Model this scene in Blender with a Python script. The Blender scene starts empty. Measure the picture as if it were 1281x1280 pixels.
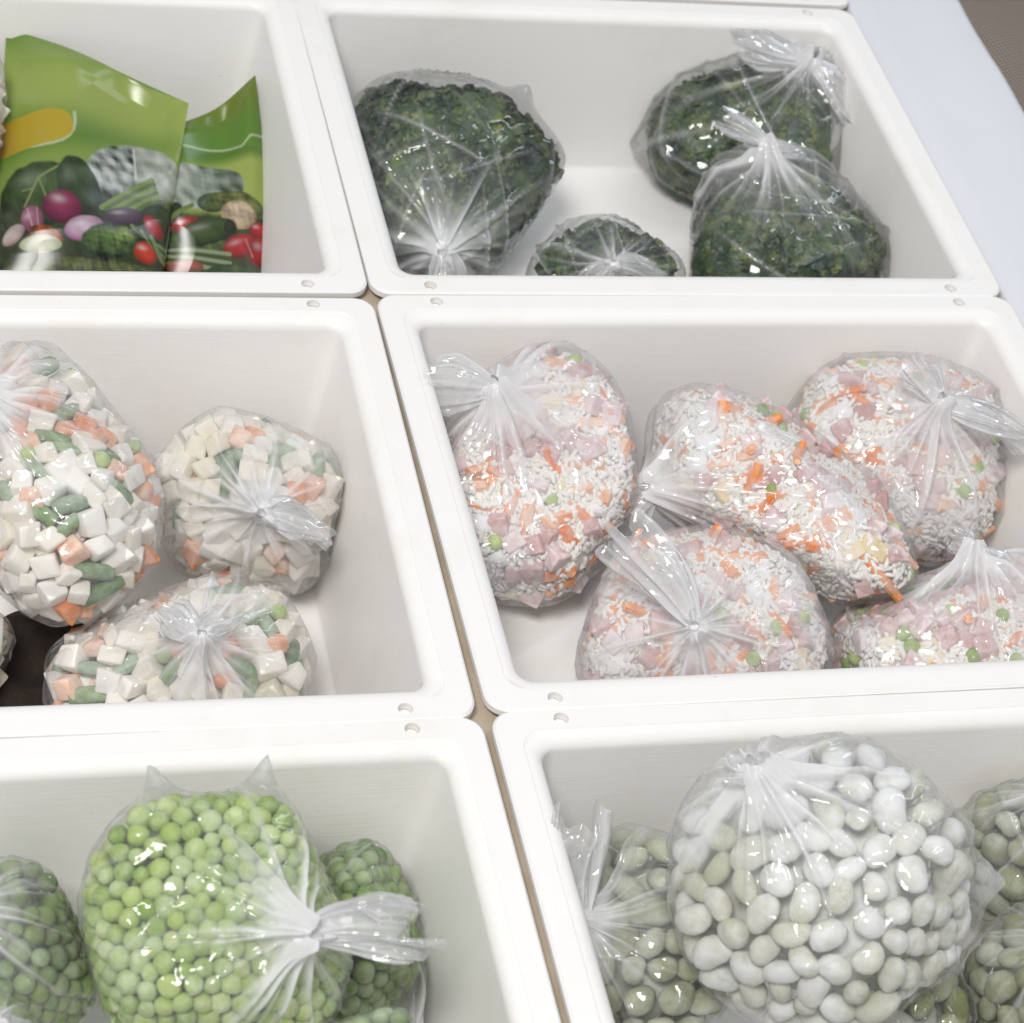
import bpy, bmesh, math
import numpy as np
from mathutils import Matrix, Vector

rng = np.random.default_rng(11)
scene = bpy.context.scene
col = scene.collection

# ------------------------------------------------------------------ camera
S = 0.8
F_PX, IMW, IMH = 3000.7, 1281.0, 1280.0
def rot(rx, ry, rz):
    cx, sx = np.cos(rx), np.sin(rx); cy, sy = np.cos(ry), np.sin(ry); cz, sz = np.cos(rz), np.sin(rz)
    return (np.array([[cz,-sz,0],[sz,cz,0],[0,0,1]]) @ np.array([[cy,0,sy],[0,1,0],[-sy,0,cy]])
            @ np.array([[1,0,0],[0,cx,-sx],[0,sx,cx]]))
CR = rot(0.801, -0.185, -0.217)
CP = np.array([-0.384, -1.668, 1.074]) * S
cam_d = bpy.data.cameras.new('camera')
cam_d.sensor_width = 36.0; cam_d.lens = F_PX / IMW * 36.0
cam_d.clip_start = 0.02; cam_d.clip_end = 50
cam_d.dof.use_dof = True; cam_d.dof.focus_distance = 1.24; cam_d.dof.aperture_fstop = 16.0
cam = bpy.data.objects.new('camera', cam_d); col.objects.link(cam)
m4 = np.eye(4); m4[:3,:3] = CR; m4[:3,3] = CP
cam.matrix_world = Matrix(m4.tolist())
scene.camera = cam
RIGHT, UPV, BACK = CR[:,0], CR[:,1], CR[:,2]

# ------------------------------------------------------------------ light
world = bpy.data.worlds.new('World'); scene.world = world; world.use_nodes = True
bg = world.node_tree.nodes['Background']
bg.inputs[0].default_value = (0.95, 0.965, 1.0, 1); bg.inputs[1].default_value = 0.42
def area(name, loc, target, sx, sy, power, colr):
    l = bpy.data.lights.new(name, 'AREA'); l.shape = 'RECTANGLE'; l.size = sx; l.size_y = sy
    l.energy = power; l.color = colr
    o = bpy.data.objects.new(name, l); col.objects.link(o)
    o.location = loc
    d = Vector(target) - Vector(loc)
    o.rotation_euler = d.to_track_quat('-Z', 'Y').to_euler()
    return o
area('ceiling_lamp', (-1.2, -1.8, 2.95), (0.0, -0.40, -.03), 1.0, 0.8, 84, (1.0, 0.98, 0.95))
area('added_strip_light', (1.5, 0.3, 2.0), (0.1, -0.4, 0), 0.22, 1.8, 11, (0.80, 0.87, 1.0))  # unseen strip added for film highlights and a cool tint from the right
scene.view_settings.view_transform = 'Standard'
scene.view_settings.look = 'None'
scene.view_settings.exposure = 0.0
scene.view_settings.gamma = 1.0
scene.render.resolution_x = 1024; scene.render.resolution_y = 1023
scene.render.engine = 'CYCLES'
scene.cycles.transparent_max_bounces = 14
scene.cycles.max_bounces = 8

# ------------------------------------------------------------------ helpers
def ray(u, v):
    return CR @ np.array([(u - IMW/2)/F_PX, -(v - IMH/2)/F_PX, -1.0])
def at(u, v, z):
    d = ray(u, v); return CP + d * ((z - CP[2]) / d[2])
def at_depth(u, v, P):
    """point on the pixel's ray, in the plane through P that faces the lens"""
    d = ray(u, v); return CP + d * np.dot(CP - P, BACK)
def norm(v):
    v = np.asarray(v, float); return v / (np.linalg.norm(v, axis=-1, keepdims=True) + 1e-12)

def mesh_np(name, V, Fc, mat=None, smooth=True):
    me = bpy.data.meshes.new(name)
    V = np.ascontiguousarray(V, dtype=np.float32)
    if isinstance(Fc, np.ndarray):
        n = Fc.shape[1]
        me.vertices.add(len(V)); me.vertices.foreach_set('co', V.ravel())
        me.loops.add(Fc.size); me.loops.foreach_set('vertex_index', Fc.astype(np.int32).ravel())
        me.polygons.add(len(Fc)); me.polygons.foreach_set('loop_start', np.arange(0, Fc.size, n, dtype=np.int32))
        me.update(calc_edges=True); me.validate()
    else:
        me.from_pydata(V.tolist(), [], Fc); me.update()
    if smooth: me.polygons.foreach_set('use_smooth', [True]*len(me.polygons))
    if mat: me.materials.append(mat)
    return me
def put(name, me, parent=None, loc=None):
    o = bpy.data.objects.new(name, me); col.objects.link(o)
    if parent: o.parent = parent
    if loc is not None: o.location = loc
    return o
def thing(name, loc, label, cat, group=None):
    o = bpy.data.objects.new(name, None); o.empty_display_size = 0.02; col.objects.link(o)
    o.location = tuple(float(x) for x in loc); o['label'] = label; o['category'] = cat
    if group: o['group'] = group
    return o

class Noise:
    """smooth 3-D noise: a sum of random plane waves"""
    def __init__(s, seed, freq, n=14):
        r = np.random.default_rng(seed)
        s.k = norm(r.normal(size=(n,3))) * (freq * r.uniform(.6, 1.5, (n,1))); s.p = r.uniform(0, 6.28, n)
    def __call__(s, P):
        return np.sin(P @ s.k.T + s.p).sum(1) / math.sqrt(len(s.p)/2) * .5

# ------------------------------------------------------------------ materials
class NB:
    def __init__(s, name):
        s.m = bpy.data.materials.new(name); s.m.use_nodes = True; s.t = s.m.node_tree
        s.t.nodes.clear(); s.out = s.n('ShaderNodeOutputMaterial')
    def n(s, typ, **kw):
        nd = s.t.nodes.new(typ)
        for k, v in kw.items():
            if k.startswith('i_'):
                nd.inputs[k[2:].replace('_', ' ')].default_value = v
            else: setattr(nd, k, v)
        return nd
    def l(s, a, b): s.t.links.new(a, b)
    def math(s, op, a, b=None, clamp=False):
        nd = s.n('ShaderNodeMath', operation=op, use_clamp=clamp)
        for i, x in enumerate((a, b)):
            if x is None: continue
            if hasattr(x, 'links') or hasattr(x, 'is_linked'): s.l(x, nd.inputs[i])
            else: nd.inputs[i].default_value = x
        return nd.outputs[0]
    def mix(s, fac, a, b):
        nd = s.n('ShaderNodeMix', data_type='RGBA')
        for key, x in ((0, fac), (6, a), (7, b)):
            if hasattr(x, 'is_linked'): s.l(x, nd.inputs[key])
            elif key == 0: nd.inputs[0].default_value = x
            else: nd.inputs[key].default_value = (*x, 1)
        return nd.outputs[2]
    def noise(s, scale, detail=3, vec=None, rough=.5):
        nd = s.n('ShaderNodeTexNoise'); nd.inputs['Scale'].default_value = scale
        nd.inputs['Detail'].default_value = detail; nd.inputs['Roughness'].default_value = rough
        if vec is not None: s.l(vec, nd.inputs['Vector'])
        return nd.outputs[0]
    def ramp(s, fac, lo, hi):
        nd = s.n('ShaderNodeMapRange'); s.l(fac, nd.inputs[0])
        nd.inputs[1].default_value = lo; nd.inputs[2].default_value = hi
        return nd.outputs[0]
    def pos(s): return s.n('ShaderNodeNewGeometry').outputs['Position']
    def bump(s, h, strength, dist):
        nd = s.n('ShaderNodeBump'); nd.inputs['Strength'].default_value = strength
        nd.inputs['Distance'].default_value = dist; s.l(h, nd.inputs['Height']); return nd.outputs[0]
    def principled(s, colr, rough=.5, spec=.5, bump=None, sss=0, sssr=(.004,.004,.003)):
        p = s.n('ShaderNodeBsdfPrincipled')
        if hasattr(colr, 'is_linked'): s.l(colr, p.inputs['Base Color'])
        else: p.inputs['Base Color'].default_value = (*colr, 1)
        if hasattr(rough, 'is_linked'): s.l(rough, p.inputs['Roughness'])
        else: p.inputs['Roughness'].default_value = rough
        p.inputs['Specular IOR Level'].default_value = spec
        if bump is not None: s.l(bump, p.inputs['Normal'])
        if sss:
            p.inputs['Subsurface Weight'].default_value = sss
            p.inputs['Subsurface Radius'].default_value = sssr
            p.inputs['Subsurface Scale'].default_value = 1.0
        s.l(p.outputs[0], s.out.inputs[0]); return p

def mat_plastic():
    b = NB('white_polyethylene'); P = b.pos()
    stain = b.ramp(b.noise(13, 6, P, .68), .53, .78)
    speck = b.ramp(b.noise(230, 2, P), .765, .80)
    c = b.mix(b.math('MULTIPLY', stain, .55), (.90,.885,.865), (.83,.78,.69))
    c = b.mix(b.math('MULTIPLY', speck, .35), c, (.42,.34,.25))
    mp = b.n('ShaderNodeMapping'); mp.inputs['Scale'].default_value = (30, 900, 900); b.l(P, mp.inputs[0])
    h = b.noise(1, 3, mp.outputs[0]); h2 = b.noise(40, 2, P)
    hh = b.math('ADD', h, b.math('MULTIPLY', h2, 2.0))
    b.principled(c, .42, .4, b.bump(hh, .22, .0006)); return b.m
def mat_simple(name, c1, c2, scale, rough=.6, bumps=(0,1), spec=.4):
    b = NB(name); P = b.pos(); n = b.noise(scale, 4, P)
    c = b.mix(b.ramp(n, .35, .65), c1, c2)
    bm = b.bump(b.noise(scale*3, 3, P), bumps[0], bumps[1]) if bumps[0] else None
    b.principled(c, rough, spec, bm); return b.m
def mat_piece(name, c1, c2, frost=(.78,.8,.8), amt=.45, fscale=160, rough=.55, sss=0, bump=.3):
    """a frozen piece of food: two natural tones from piece to piece, patches of hoar frost"""
    b = NB(name); P = b.pos(); g = b.n('ShaderNodeNewGeometry'); oi = b.n('ShaderNodeObjectInfo')
    r = b.math('FRACT', b.math('ADD', oi.outputs['Random'], g.outputs['Random Per Island']))
    c = b.mix(r, c1, c2)
    n = b.noise(fscale, 4, P, .62); big = b.noise(26, 2, P)
    r2 = b.math('FRACT', b.math('MULTIPLY', r, 7.31))
    f = b.math('ADD', b.math('MULTIPLY', n, .8), b.math('ADD', b.math('MULTIPLY', big, .75), b.math('MULTIPLY', r2, .25)))
    f = b.math('MULTIPLY', b.ramp(f, .72, 1.12), amt*1.6, clamp=True)
    sp = b.ramp(b.noise(1100, 2, P), .50, .66)
    f = b.math('MAXIMUM', f, b.math('MULTIPLY', sp, b.math('MULTIPLY', b.ramp(big, .30, .62), amt*1.1)), clamp=True)
    c = b.mix(f, c, frost)
    b.principled(c, rough, .35, b.bump(n, bump, .0012), sss=sss); return b.m
def mat_spinach(name, k=1.0):
    b = NB(name); P = b.pos(); g = b.n('ShaderNodeNewGeometry')
    c = b.mix(b.ramp(b.noise(38, 3, P), .38, .62), (.015*k,.040*k,.024*k), (.060*k,.110*k,.040*k))
    c = b.mix(b.math('MULTIPLY', b.ramp(b.noise(95, 4, P, .6), .50, .68), b.math('ADD', b.math('MULTIPLY', g.outputs['Random Per Island'], .8), .2)), c, (.24*k,.28*k,.07*k))
    c = b.mix(b.math('MULTIPLY', b.ramp(b.noise(55, 5, P, .7), .58, .75), .45), c, (.24,.30,.25))
    b.principled(c, .38, .5, b.bump(b.noise(420, 3, P), .5, .0015)); return b.m
def mat_film(name, rough=.06, scale=48, cap=.26):
    """thin clear polythene: see-through, glossy, milky where folded or bunched, with crease sheen painted in (attribute 'bunch')"""
    b = NB(name); P = b.pos()
    n = b.noise(scale, 1.5, P, .55)
    h = b.math('ABSOLUTE', b.math('SUBTRACT', n, .5))
    bn = b.bump(h, .8, .012)
    mk = b.n('ShaderNodeAttribute', attribute_name='bunch').outputs['Fac']
    tr = b.n('ShaderNodeBsdfTransparent'); tr.inputs[0].default_value = (.985,.985,.985,1)
    df = b.n('ShaderNodeBsdfDiffuse'); df.inputs[0].default_value = (.95,.95,.96,1)
    tl = b.n('ShaderNodeBsdfTranslucent'); tl.inputs[0].default_value = (.95,.95,.96,1)
    m0 = b.n('ShaderNodeMixShader'); m0.inputs[0].default_value = .3; b.l(df.outputs[0], m0.inputs[1]); b.l(tl.outputs[0], m0.inputs[2])
    m1 = b.n('ShaderNodeMixShader'); b.l(mk, m1.inputs[0]); b.l(tr.outputs[0], m1.inputs[1]); b.l(m0.outputs[0], m1.inputs[2])
    gl = b.n('ShaderNodeBsdfGlossy'); gl.inputs['Roughness'].default_value = rough; b.l(bn, gl.inputs['Normal'])
    fr = b.n('ShaderNodeFresnel'); fr.inputs['IOR'].default_value = 1.5; b.l(bn, fr.inputs['Normal'])
    m2 = b.n('ShaderNodeMixShader'); b.l(b.math('MINIMUM', fr.outputs[0], cap), m2.inputs[0]); b.l(m1.outputs[0], m2.inputs[1]); b.l(gl.outputs[0], m2.inputs[2])
    b.l(m2.outputs[0], b.out.inputs[0]); return b.m
HAZE = {'film': .06, 'film_hazy': .17, 'film_clear': .02, 'film_frosty': .135}
def mat_print():
    b = NB('printed_pouch_film'); a = b.n('ShaderNodeAttribute', attribute_name='print')
    P = b.pos(); h = b.noise(30, 1, P)
    b.principled(a.outputs['Color'], .26, .5, b.bump(b.math('ABSOLUTE', b.math('SUBTRACT', h, .5)), .3, .010)); return b.m
def mat_weave():
    b = NB('woven_fabric'); P = b.pos()
    mp = b.n('ShaderNodeMapping'); mp.inputs['Rotation'].default_value = (0,0,.5); b.l(P, mp.inputs[0])
    sx = b.n('ShaderNodeSeparateXYZ'); b.l(mp.outputs[0], sx.inputs[0])
    k = 2*math.pi/.0042
    a = b.math('SINE', b.math('MULTIPLY', sx.outputs[0], k)); c = b.math('SINE', b.math('MULTIPLY', sx.outputs[1], k))
    h = b.math('ADD', b.math('MULTIPLY', b.math('MULTIPLY', a, c), .5), .5)
    n = b.noise(600, 3, P)
    colr = b.mix(b.math('ADD', b.math('MULTIPLY', h, .7), b.math('MULTIPLY', n, .3)), (.20,.16,.13), (.66,.57,.49))
    b.principled(colr, .9, .1, b.bump(h, 1.0, .004)); return b.m

M = {
 'plastic': mat_plastic(),
 'batten': mat_simple('tan_wood', (.46,.38,.28), (.56,.47,.36), 40, .7, (.3,.001)),
 'ledge': mat_simple('white_enamel', (.72,.735,.78), (.75,.765,.80), 6, .28, (.05,.002), .5),
 'weave': mat_weave(),
 'dark': mat_simple('dark_insulation', (.03,.03,.035), (.06,.055,.05), 20, .8),
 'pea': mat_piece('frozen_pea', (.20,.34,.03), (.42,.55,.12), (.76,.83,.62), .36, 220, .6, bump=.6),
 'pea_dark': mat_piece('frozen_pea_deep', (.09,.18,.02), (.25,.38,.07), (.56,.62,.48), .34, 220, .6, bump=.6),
 'bean': mat_piece('broad_bean', (.52,.53,.38), (.70,.69,.60), (.85,.86,.85), .80, 120, .75, bump=.6),
 'bean_green': mat_piece('broad_bean_greener', (.20,.22,.08), (.38,.39,.22), (.66,.68,.62), .5, 120, .75, bump=.6),
 'potato': mat_piece('potato_cube', (.82,.75,.60), (.88,.84,.76), (.92,.91,.89), .5, 120, .6),
 'carrot': mat_piece('carrot_piece', (.78,.19,.025), (.85,.31,.08), (.91,.78,.68), .52, 170, .7),
 'greenbean': mat_piece('green_bean_piece', (.045,.13,.025), (.15,.26,.06), (.66,.74,.64), .34, 200, .55),
 'ham': mat_piece('ham_cube', (.50,.27,.26), (.66,.43,.41), (.86,.78,.79), .62, 200, .6),
 'rice': mat_piece('rice_grain', (.89,.86,.80), (.93,.91,.87), (.95,.95,.95), .4, 300, .5),
 'ice': mat_piece('ice_clump', (.90,.90,.91), (.95,.95,.96), (.97,.97,.98), .5, 400, .5, bump=.9),
 'egg': mat_piece('egg_strip', (.78,.60,.30), (.86,.74,.50), (.92,.88,.80), .5, 150, .6),
 'shrimp': mat_piece('shrimp', (.86,.70,.62), (.88,.80,.75), (.93,.91,.90), .5, 120, .5),
 'spinach': mat_spinach('spinach_leaf', 1.15), 'spinach_core': mat_spinach('spinach_mass', .95),
 'shade_skin': mat_simple('painted_shade_brown', (.020,.015,.013), (.035,.027,.022), 60, .8, (.5,.004), .1),  # near-black brown used in place of shade
 'film': mat_film('clear_film'), 'film_hazy': mat_film('hazy_film', .09), 'film_frosty': mat_film('frosty_film', .08), 'film_clear': mat_film('clearest_film', .05, 34, .40),
 'knot': mat_simple('bunched_film', (.86,.86,.87), (.92,.92,.93), 300, .3, (.4,.002)),
 'print': mat_print(),
}

# ------------------------------------------------------------------ freezer and bins
W, D, H = 0.3985, 0.3105, 0.118
LIP, DRAFT, FLOOR_Z = 0.0170, 0.016, -0.116
def rrect(x0, y0, x1, y1, r, n=6):
    pts = []
    for cx, cy, a0 in ((x1-r, y1-r, 0), (x0+r, y1-r, 90), (x0+r, y0+r, 180), (x1-r, y0+r, 270)):
        for i in range(n+1):
            a = math.radians(a0 + 90*i/n); pts.append((cx + r*math.cos(a), cy + r*math.sin(a)))
    return pts
def bin_mesh():
    """open tray: flat flange with bolt holes, rounded lip, drafted walls"""
    bm = bmesh.new(); w, d = W/2, D/2
    def ring(ins, r, z): return [bm.verts.new((x, y, z)) for x, y in rrect(-w+ins, -d+ins, w-ins, d-ins, r)]
    def bridge(a, b):
        n = len(a)
        for i in range(n): bm.faces.new((a[i], a[(i+1)%n], b[(i+1)%n], b[i]))
    top_o = ring(.0012, .0105, 0.0); top_i = ring(LIP-.0045, .0115, 0.0)
    hx, hy = w-.0350, d-.0066
    holes = []
    for sx in (-1, 1):
        for sy in (-1, 1):
            holes.append([bm.verts.new((sx*hx + .0038*math.cos(t), sy*hy + .0036*math.sin(t), 0)) for t in np.linspace(0, 2*math.pi, 20, endpoint=False)])
    edges = []
    for lp in [top_o, top_i] + holes:
        for i in range(len(lp)): edges.append(bm.edges.new((lp[i], lp[(i+1)%len(lp)])))
    bmesh.ops.triangle_fill(bm, edges=edges, use_beauty=True, normal=(0,0,1))
    for lp in holes:
        lo = [bm.verts.new((v.co.x, v.co.y, -.0042)) for v in lp]; bridge(lp, lo)
    o1 = ring(0.0, .0115, -.0012); o2 = ring(0.0, .0115, -.0046); o3 = ring(.0145, .012, -.0046); o4 = ring(.0145+DRAFT*.8, .012, -H-.003)
    bridge(top_o, o1); bridge(o1, o2); bridge(o2, o3); bridge(o3, o4)
    bm.faces.new(o4)
    # raised hairline step then the rounded lip, then the wall and the floor
    prev = top_i
    step = ring(LIP-.0040, .0115, -.0005); bridge(prev, step); prev = step
    for k in range(1, 8):
        a = math.radians(90*k/7)
        r = ring(LIP-.0040 + .0085*math.sin(a), .0115-.003*k/7, -.0005-.0070*(1-math.cos(a))); bridge(prev, r); prev = r
    for k in range(1, 7):
        t = k/6; r = ring(LIP+.0045 + DRAFT*t*.93, .0085-.001*t, -.0075 - (H-.0075-.006)*t); bridge(prev, r); prev = r
    for k in range(1, 5):
        a = math.radians(90*k/4)
        r = ring(LIP+.0045+DRAFT*.93 + .006*(1-math.cos(a)), .0075, -H+.006 - .004*math.sin(a)); bridge(prev, r); prev = r
    f = bm.faces.new(prev)
    bmesh.ops.recalc_face_normals(bm, faces=bm.faces)
    me = bpy.data.meshes.new('tray'); bm.to_mesh(me); bm.free()
    me.materials.append(M['plastic'])
    for p in me.polygons: p.use_smooth = True
    try: me.set_sharp_from_angle(angle=math.radians(32))
    except Exception: pass
    return me
BIN = bin_mesh()
# x, y of centre, turn in degrees
BINS = {
 'R0': (.2000+.004, .1600, 0.0), 'L0': (-.2010, .160, 0.0),
 'R1': (.2000, -.1560, 0.0), 'L1': (-.1992, -.1545, -.30),
 'R2': (.2014, -.4670, 0.2), 'L2': (-.2008, -.4690, -.45),
 'R3': (.2019, -.7780, 0.0), 'L3': (-.2010, -.7800, 0.0),
}
LBL = {
 'R0': 'white plastic tray just showing behind the tray of frozen spinach', 'L0': 'white plastic tray behind the tray of printed green pouches',
 'R1': 'white plastic tray holding four bags of dark green spinach', 'L1': 'white plastic tray holding two printed green pouches',
 'R2': 'white plastic tray holding five bags of rice and ham mix', 'L2': 'white plastic tray holding bags of diced potato and carrot',
 'R3': 'white plastic tray holding bags of pale broad beans', 'L3': 'white plastic tray holding bags of green peas',
}
for k, (x, y, a) in BINS.items():
    o = put('plastic_tray', BIN, loc=(x, y, 0)); o.rotation_euler.z = math.radians(a)
    o['label'] = LBL[k]; o['category'] = 'tray'; o['group'] = 'white trays set in the freezer'

def box_mesh(x0, y0, z0, x1, y1, z1, mat, bev=.0015):
    bm = bmesh.new(); bmesh.ops.create_cube(bm, size=1)
    for v in bm.verts: v.co = ((x0+x1)/2 + v.co.x*(x1-x0), (y0+y1)/2 + v.co.y*(y1-y0), (z0+z1)/2 + v.co.z*(z1-z0))
    if bev: bmesh.ops.bevel(bm, geom=list(bm.edges), offset=bev, segments=2, affect='EDGES', profile=.5)
    me = bpy.data.meshes.new('box'); bm.to_mesh(me); bm.free(); me.materials.append(mat); return me
fz = thing('freezer_cabinet', (0, -.4, -.16), 'white freezer cabinet with cold white side ledge and tan battens under the trays', 'freezer')
def fz_part(name, me): return put(name, me, fz, (0, .4, .16))
def batten(x0, y0, x1, y1, z1=-.0085): fz_part('batten', box_mesh(x0, y0, -.024, x1, y1, z1, M['batten']))
for y in (.0022, -.3115, -.6225, -.9345): batten(-.42, y-.0105, -.0135, y+.0105); batten(.0150, y-.0105, .402, y+.0105)
batten(-.0120, -.96, .0130, .33, -.0090)
fz_part('base', box_mesh(-.47, -1.0, -.16, .44, .36, -.135, M['dark'], .003))
# side ledge: a long slab beside the right-hand trays, a little below their rims, with a rounded uneven outer edge
V, Fq = [], []
ys = np.linspace(.40, -1.0, 120)
nz1 = Noise(5, 60); nz2 = Noise(6, 260)
prof = [(.0, -.15), (.0, -.0085), (.002, -.0070), (.02, -.0066), (.06, -.0066), (.088, -.0070), (.0925, -.0082), (.0945, -.0108), (.0945, -.15)]
for i, y in enumerate(ys):
    e = float(nz1(np.array([[0, y, 0]]))[0])*.0012 + float(nz2(np.array([[0, y, 0]]))[0])*.0006
    for j, (px, pz) in enumerate(prof): V.append((.4035 + px + (e if j >= 5 else 0), y, pz))
n = len(prof)
for i in range(len(ys)-1):
    for j in range(n-1): Fq.append((i*n+j, (i+1)*n+j, (i+1)*n+j+1, i*n+j+1))
me = mesh_np('side_ledge', np.array(V), Fq, M['ledge']); fz_part('side_ledge', me)
# woven cloth beyond the ledge, gently rippled
gx, gy = np.meshgrid(np.linspace(.500, .80, 60), np.linspace(.45, -.75, 120))
gz = -.020 + .004*np.sin(gx*38 + gy*13) + .002*np.sin(gy*60+1) - np.clip(gx-.52, 0, 1)*.12
V = np.stack([gx.ravel(), gy.ravel(), gz.ravel()], 1)
idx = np.arange(len(V)).reshape(gx.shape)
Fq = np.stack([idx[:-1,:-1], idx[1:,:-1], idx[1:,1:], idx[:-1,1:]], -1).reshape(-1, 4)
me = mesh_np('woven_cloth', V, Fq, M['weave'])
o = put('woven_cloth', me); o['label'] = 'coarse grey brown woven cloth beside the freezer ledge'; o['category'] = 'cloth'
sm = o.modifiers.new('thick', 'SOLIDIFY'); sm.thickness = .003; sm.offset = -1

# ------------------------------------------------------------------ food pieces
def sphere_t(seg=12, rings=7, scale=(1,1,1), lump=0, seed=0, shape=None):
    bm = bmesh.new(); bmesh.ops.create_uvsphere(bm, u_segments=seg, v_segments=rings, radius=1)
    V = np.array([v.co for v in bm.verts]); Fc = [[v.index for v in f.verts] for f in bm.faces]; bm.free()
    if lump: V = V * (1 + lump*Noise(seed, 2.2)(V) + .6*lump*Noise(seed+40, 5.0)(V))[:,None]
    if shape is not None: V = shape(V)
    return V*np.array(scale), Fc
def cube_t(scale=(1,1,1), bev=.22, seed=0, jit=.18):
    bev *= 1.25
    bm = bmesh.new(); bmesh.ops.create_cube(bm, size=2); r = np.random.default_rng(seed)
    for v in bm.verts: v.co += Vector(r.normal(size=3)*jit)
    bmesh.ops.bevel(bm, geom=list(bm.edges), offset=bev, segments=2, affect='EDGES', profile=.6)
    bm.verts.index_update()
    V = np.array([v.co for v in bm.verts]); Fc = [[v.index for v in f.verts] for f in bm.faces]; bm.free()
    return V*np.array(scale), Fc
def stick_t(l=1, r=.3, seg=8, bend=.1, flat=1, taper=.15, nl=5):
    V, Fc = [], []
    for i in range(nl):
        t = i/(nl-1)*2-1
        rr = r*(1-taper*t*t)*(.90 if i in (0, nl-1) else 1)
        for j in range(seg):
            a = 2*math.pi*j/seg; V.append((t*l, rr*math.cos(a), rr*flat*math.sin(a) - bend*t*t*l))
    for i in range(nl-1):
        for j in range(seg): Fc.append([i*seg+j, i*seg+(j+1)%seg, (i+1)*seg+(j+1)%seg, (i+1)*seg+j])
    Fc.append(list(range(seg))[::-1]); Fc.append([(nl-1)*seg+j for j in range(seg)])
    return np.array(V), Fc
def grain_t():
    V = [(-1,0,0)]; Fc = []
    for x, r in ((-.62,.36), (.62,.36)):
        for j in range(5): a = 2*math.pi*j/5; V.append((x, r*math.cos(a), r*math.sin(a)))
    V.append((1,0,0))
    for j in range(5):
        k = (j+1) % 5; Fc += [[0, 1+k, 1+j], [1+j, 1+k, 6+k, 6+j], [6+j, 6+k, 11]]
    return np.array(V, float), Fc
def bean_shape(V):
    V = V.copy(); V[:,1] += .16*(V[:,0]**2) - .1*np.exp(-((V[:,0])/.35)**2)*(V[:,1] > .3); return V
def shrimp_t():
    V, Fc = [], []; nl, seg = 9, 8
    for i in range(nl):
        t = i/(nl-1); a = -2.1 + 4.2*t; R = .68; rr = .34*(1-.55*t)*(.6 if i in (0,) else 1)
        for j in range(seg):
            b = 2*math.pi*j/seg; q = R + rr*math.cos(b)
            V.append((q*math.cos(a), q*math.sin(a), rr*math.sin(b)))
    for i in range(nl-1):
        for j in range(seg): Fc.append([i*seg+j, i*seg+(j+1)%seg, (i+1)*seg+(j+1)%seg, (i+1)*seg+j])
    Fc.append(list(range(seg))[::-1]); Fc.append([(nl-1)*seg+j for j in range(seg)])
    return np.array(V), Fc
def fold_t(seed):
    """a crumpled leaf: ruffled sheet"""
    r = np.random.default_rng(seed); n1, n2 = Noise(seed, 2.6), Noise(seed+1, 5.5); V, Fc = [], []
    for i in range(8):
        x = i/3.5-1; w = .85*math.sqrt(max(1-x*x*.92, .05))
        for j in range(6): V.append((x, (j/2.5-1)*w, 0))
    V = np.array(V); V[:,2] = .17*n1(V) + .10*n2(V) - .25*(V[:,0]**2+V[:,1]**2); V[:,:2] += .10*np.stack([n2(V+3), n2(V+7)], 1)
    for i in range(7):
        for j in range(5): Fc.append([i*6+j, (i+1)*6+j, (i+1)*6+j+1, i*6+j+1])
    return V, Fc
def leaf_t(seed):
    r = np.random.default_rng(seed); V = []; Fc = []
    wv = [.25, .8, .9, .35]
    for i in range(4):
        for j in range(3):
            V.append(((i-1.5)/1.5 + r.normal()*.1, (j-1)*wv[i]*.7 + r.normal()*.1, .35*r.normal() + (.3 if j == 1 else 0)))
    for i in range(3):
        for j in range(2): Fc.append([i*3+j, (i+1)*3+j, (i+1)*3+j+1, i*3+j+1])
    return np.array(V), Fc

# kind -> (name, templates in metres, material key, bounding radius, flat: lies along the film)
KIND = {}
def kind(key, name, temps, mat, rad, tilt=.25, smooth=True, k=1.0):
    rad = rad*k
    meshes = []
    for V, Fc in temps: meshes.append((V*k, Fc))
    KIND[key] = dict(name=name, t=meshes, mat=M[mat], rad=rad, tilt=tilt, smooth=smooth, me=None)
kind('pea', 'pea', [sphere_t(12, 8, (.0050,.0047,.0045), .08, 1), sphere_t(14, 9, (.0044,.0044,.0046), .10, 2), sphere_t(14, 9, (.0052,.0049,.0047), .08, 3), sphere_t(14, 9, (.0047,.0043,.0046), .14, 13)], 'pea', .0049, 1.5, k=1.02)
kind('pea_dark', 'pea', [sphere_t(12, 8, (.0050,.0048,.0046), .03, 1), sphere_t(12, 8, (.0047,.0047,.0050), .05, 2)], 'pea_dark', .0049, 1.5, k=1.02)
BT = [sphere_t(14, 9, (.0100,.0073,.0056), .04, 4, bean_shape), sphere_t(14, 9, (.0085,.0070,.0056), .05, 5, bean_shape), sphere_t(14, 9, (.0108,.0076,.0060), .04, 6, bean_shape)]
kind('bean', 'broad_bean', BT, 'bean', .0092, .55, k=1.0)
kind('bean_green', 'broad_bean', BT, 'bean_green', .0092, .55, k=1.0)
kind('potato', 'potato_cube', [cube_t((.0075,.0070,.0066), .20, 1), cube_t((.0088,.0066,.0062), .2, 2), cube_t((.0066,.0066,.0060), .24, 3)], 'potato', .0088, .8, k=.84)
kind('carrot_cube', 'carrot_cube', [cube_t((.0060,.0056,.0052), .26, 4), cube_t((.0066,.0052,.0050), .26, 5)], 'carrot', .0070, .6, k=.88)
kind('green_bean', 'green_bean_piece', [stick_t(.0115, .0046, 9, .04, .9, .02), stick_t(.0090, .0048, 9, .02, .85, .02)], 'greenbean', .0078, .3, k=.9)
kind('small_pea', 'pea', [sphere_t(12, 8, (.0046,.0044,.0044), .05, 7)], 'pea', .0046, 1)
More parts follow.
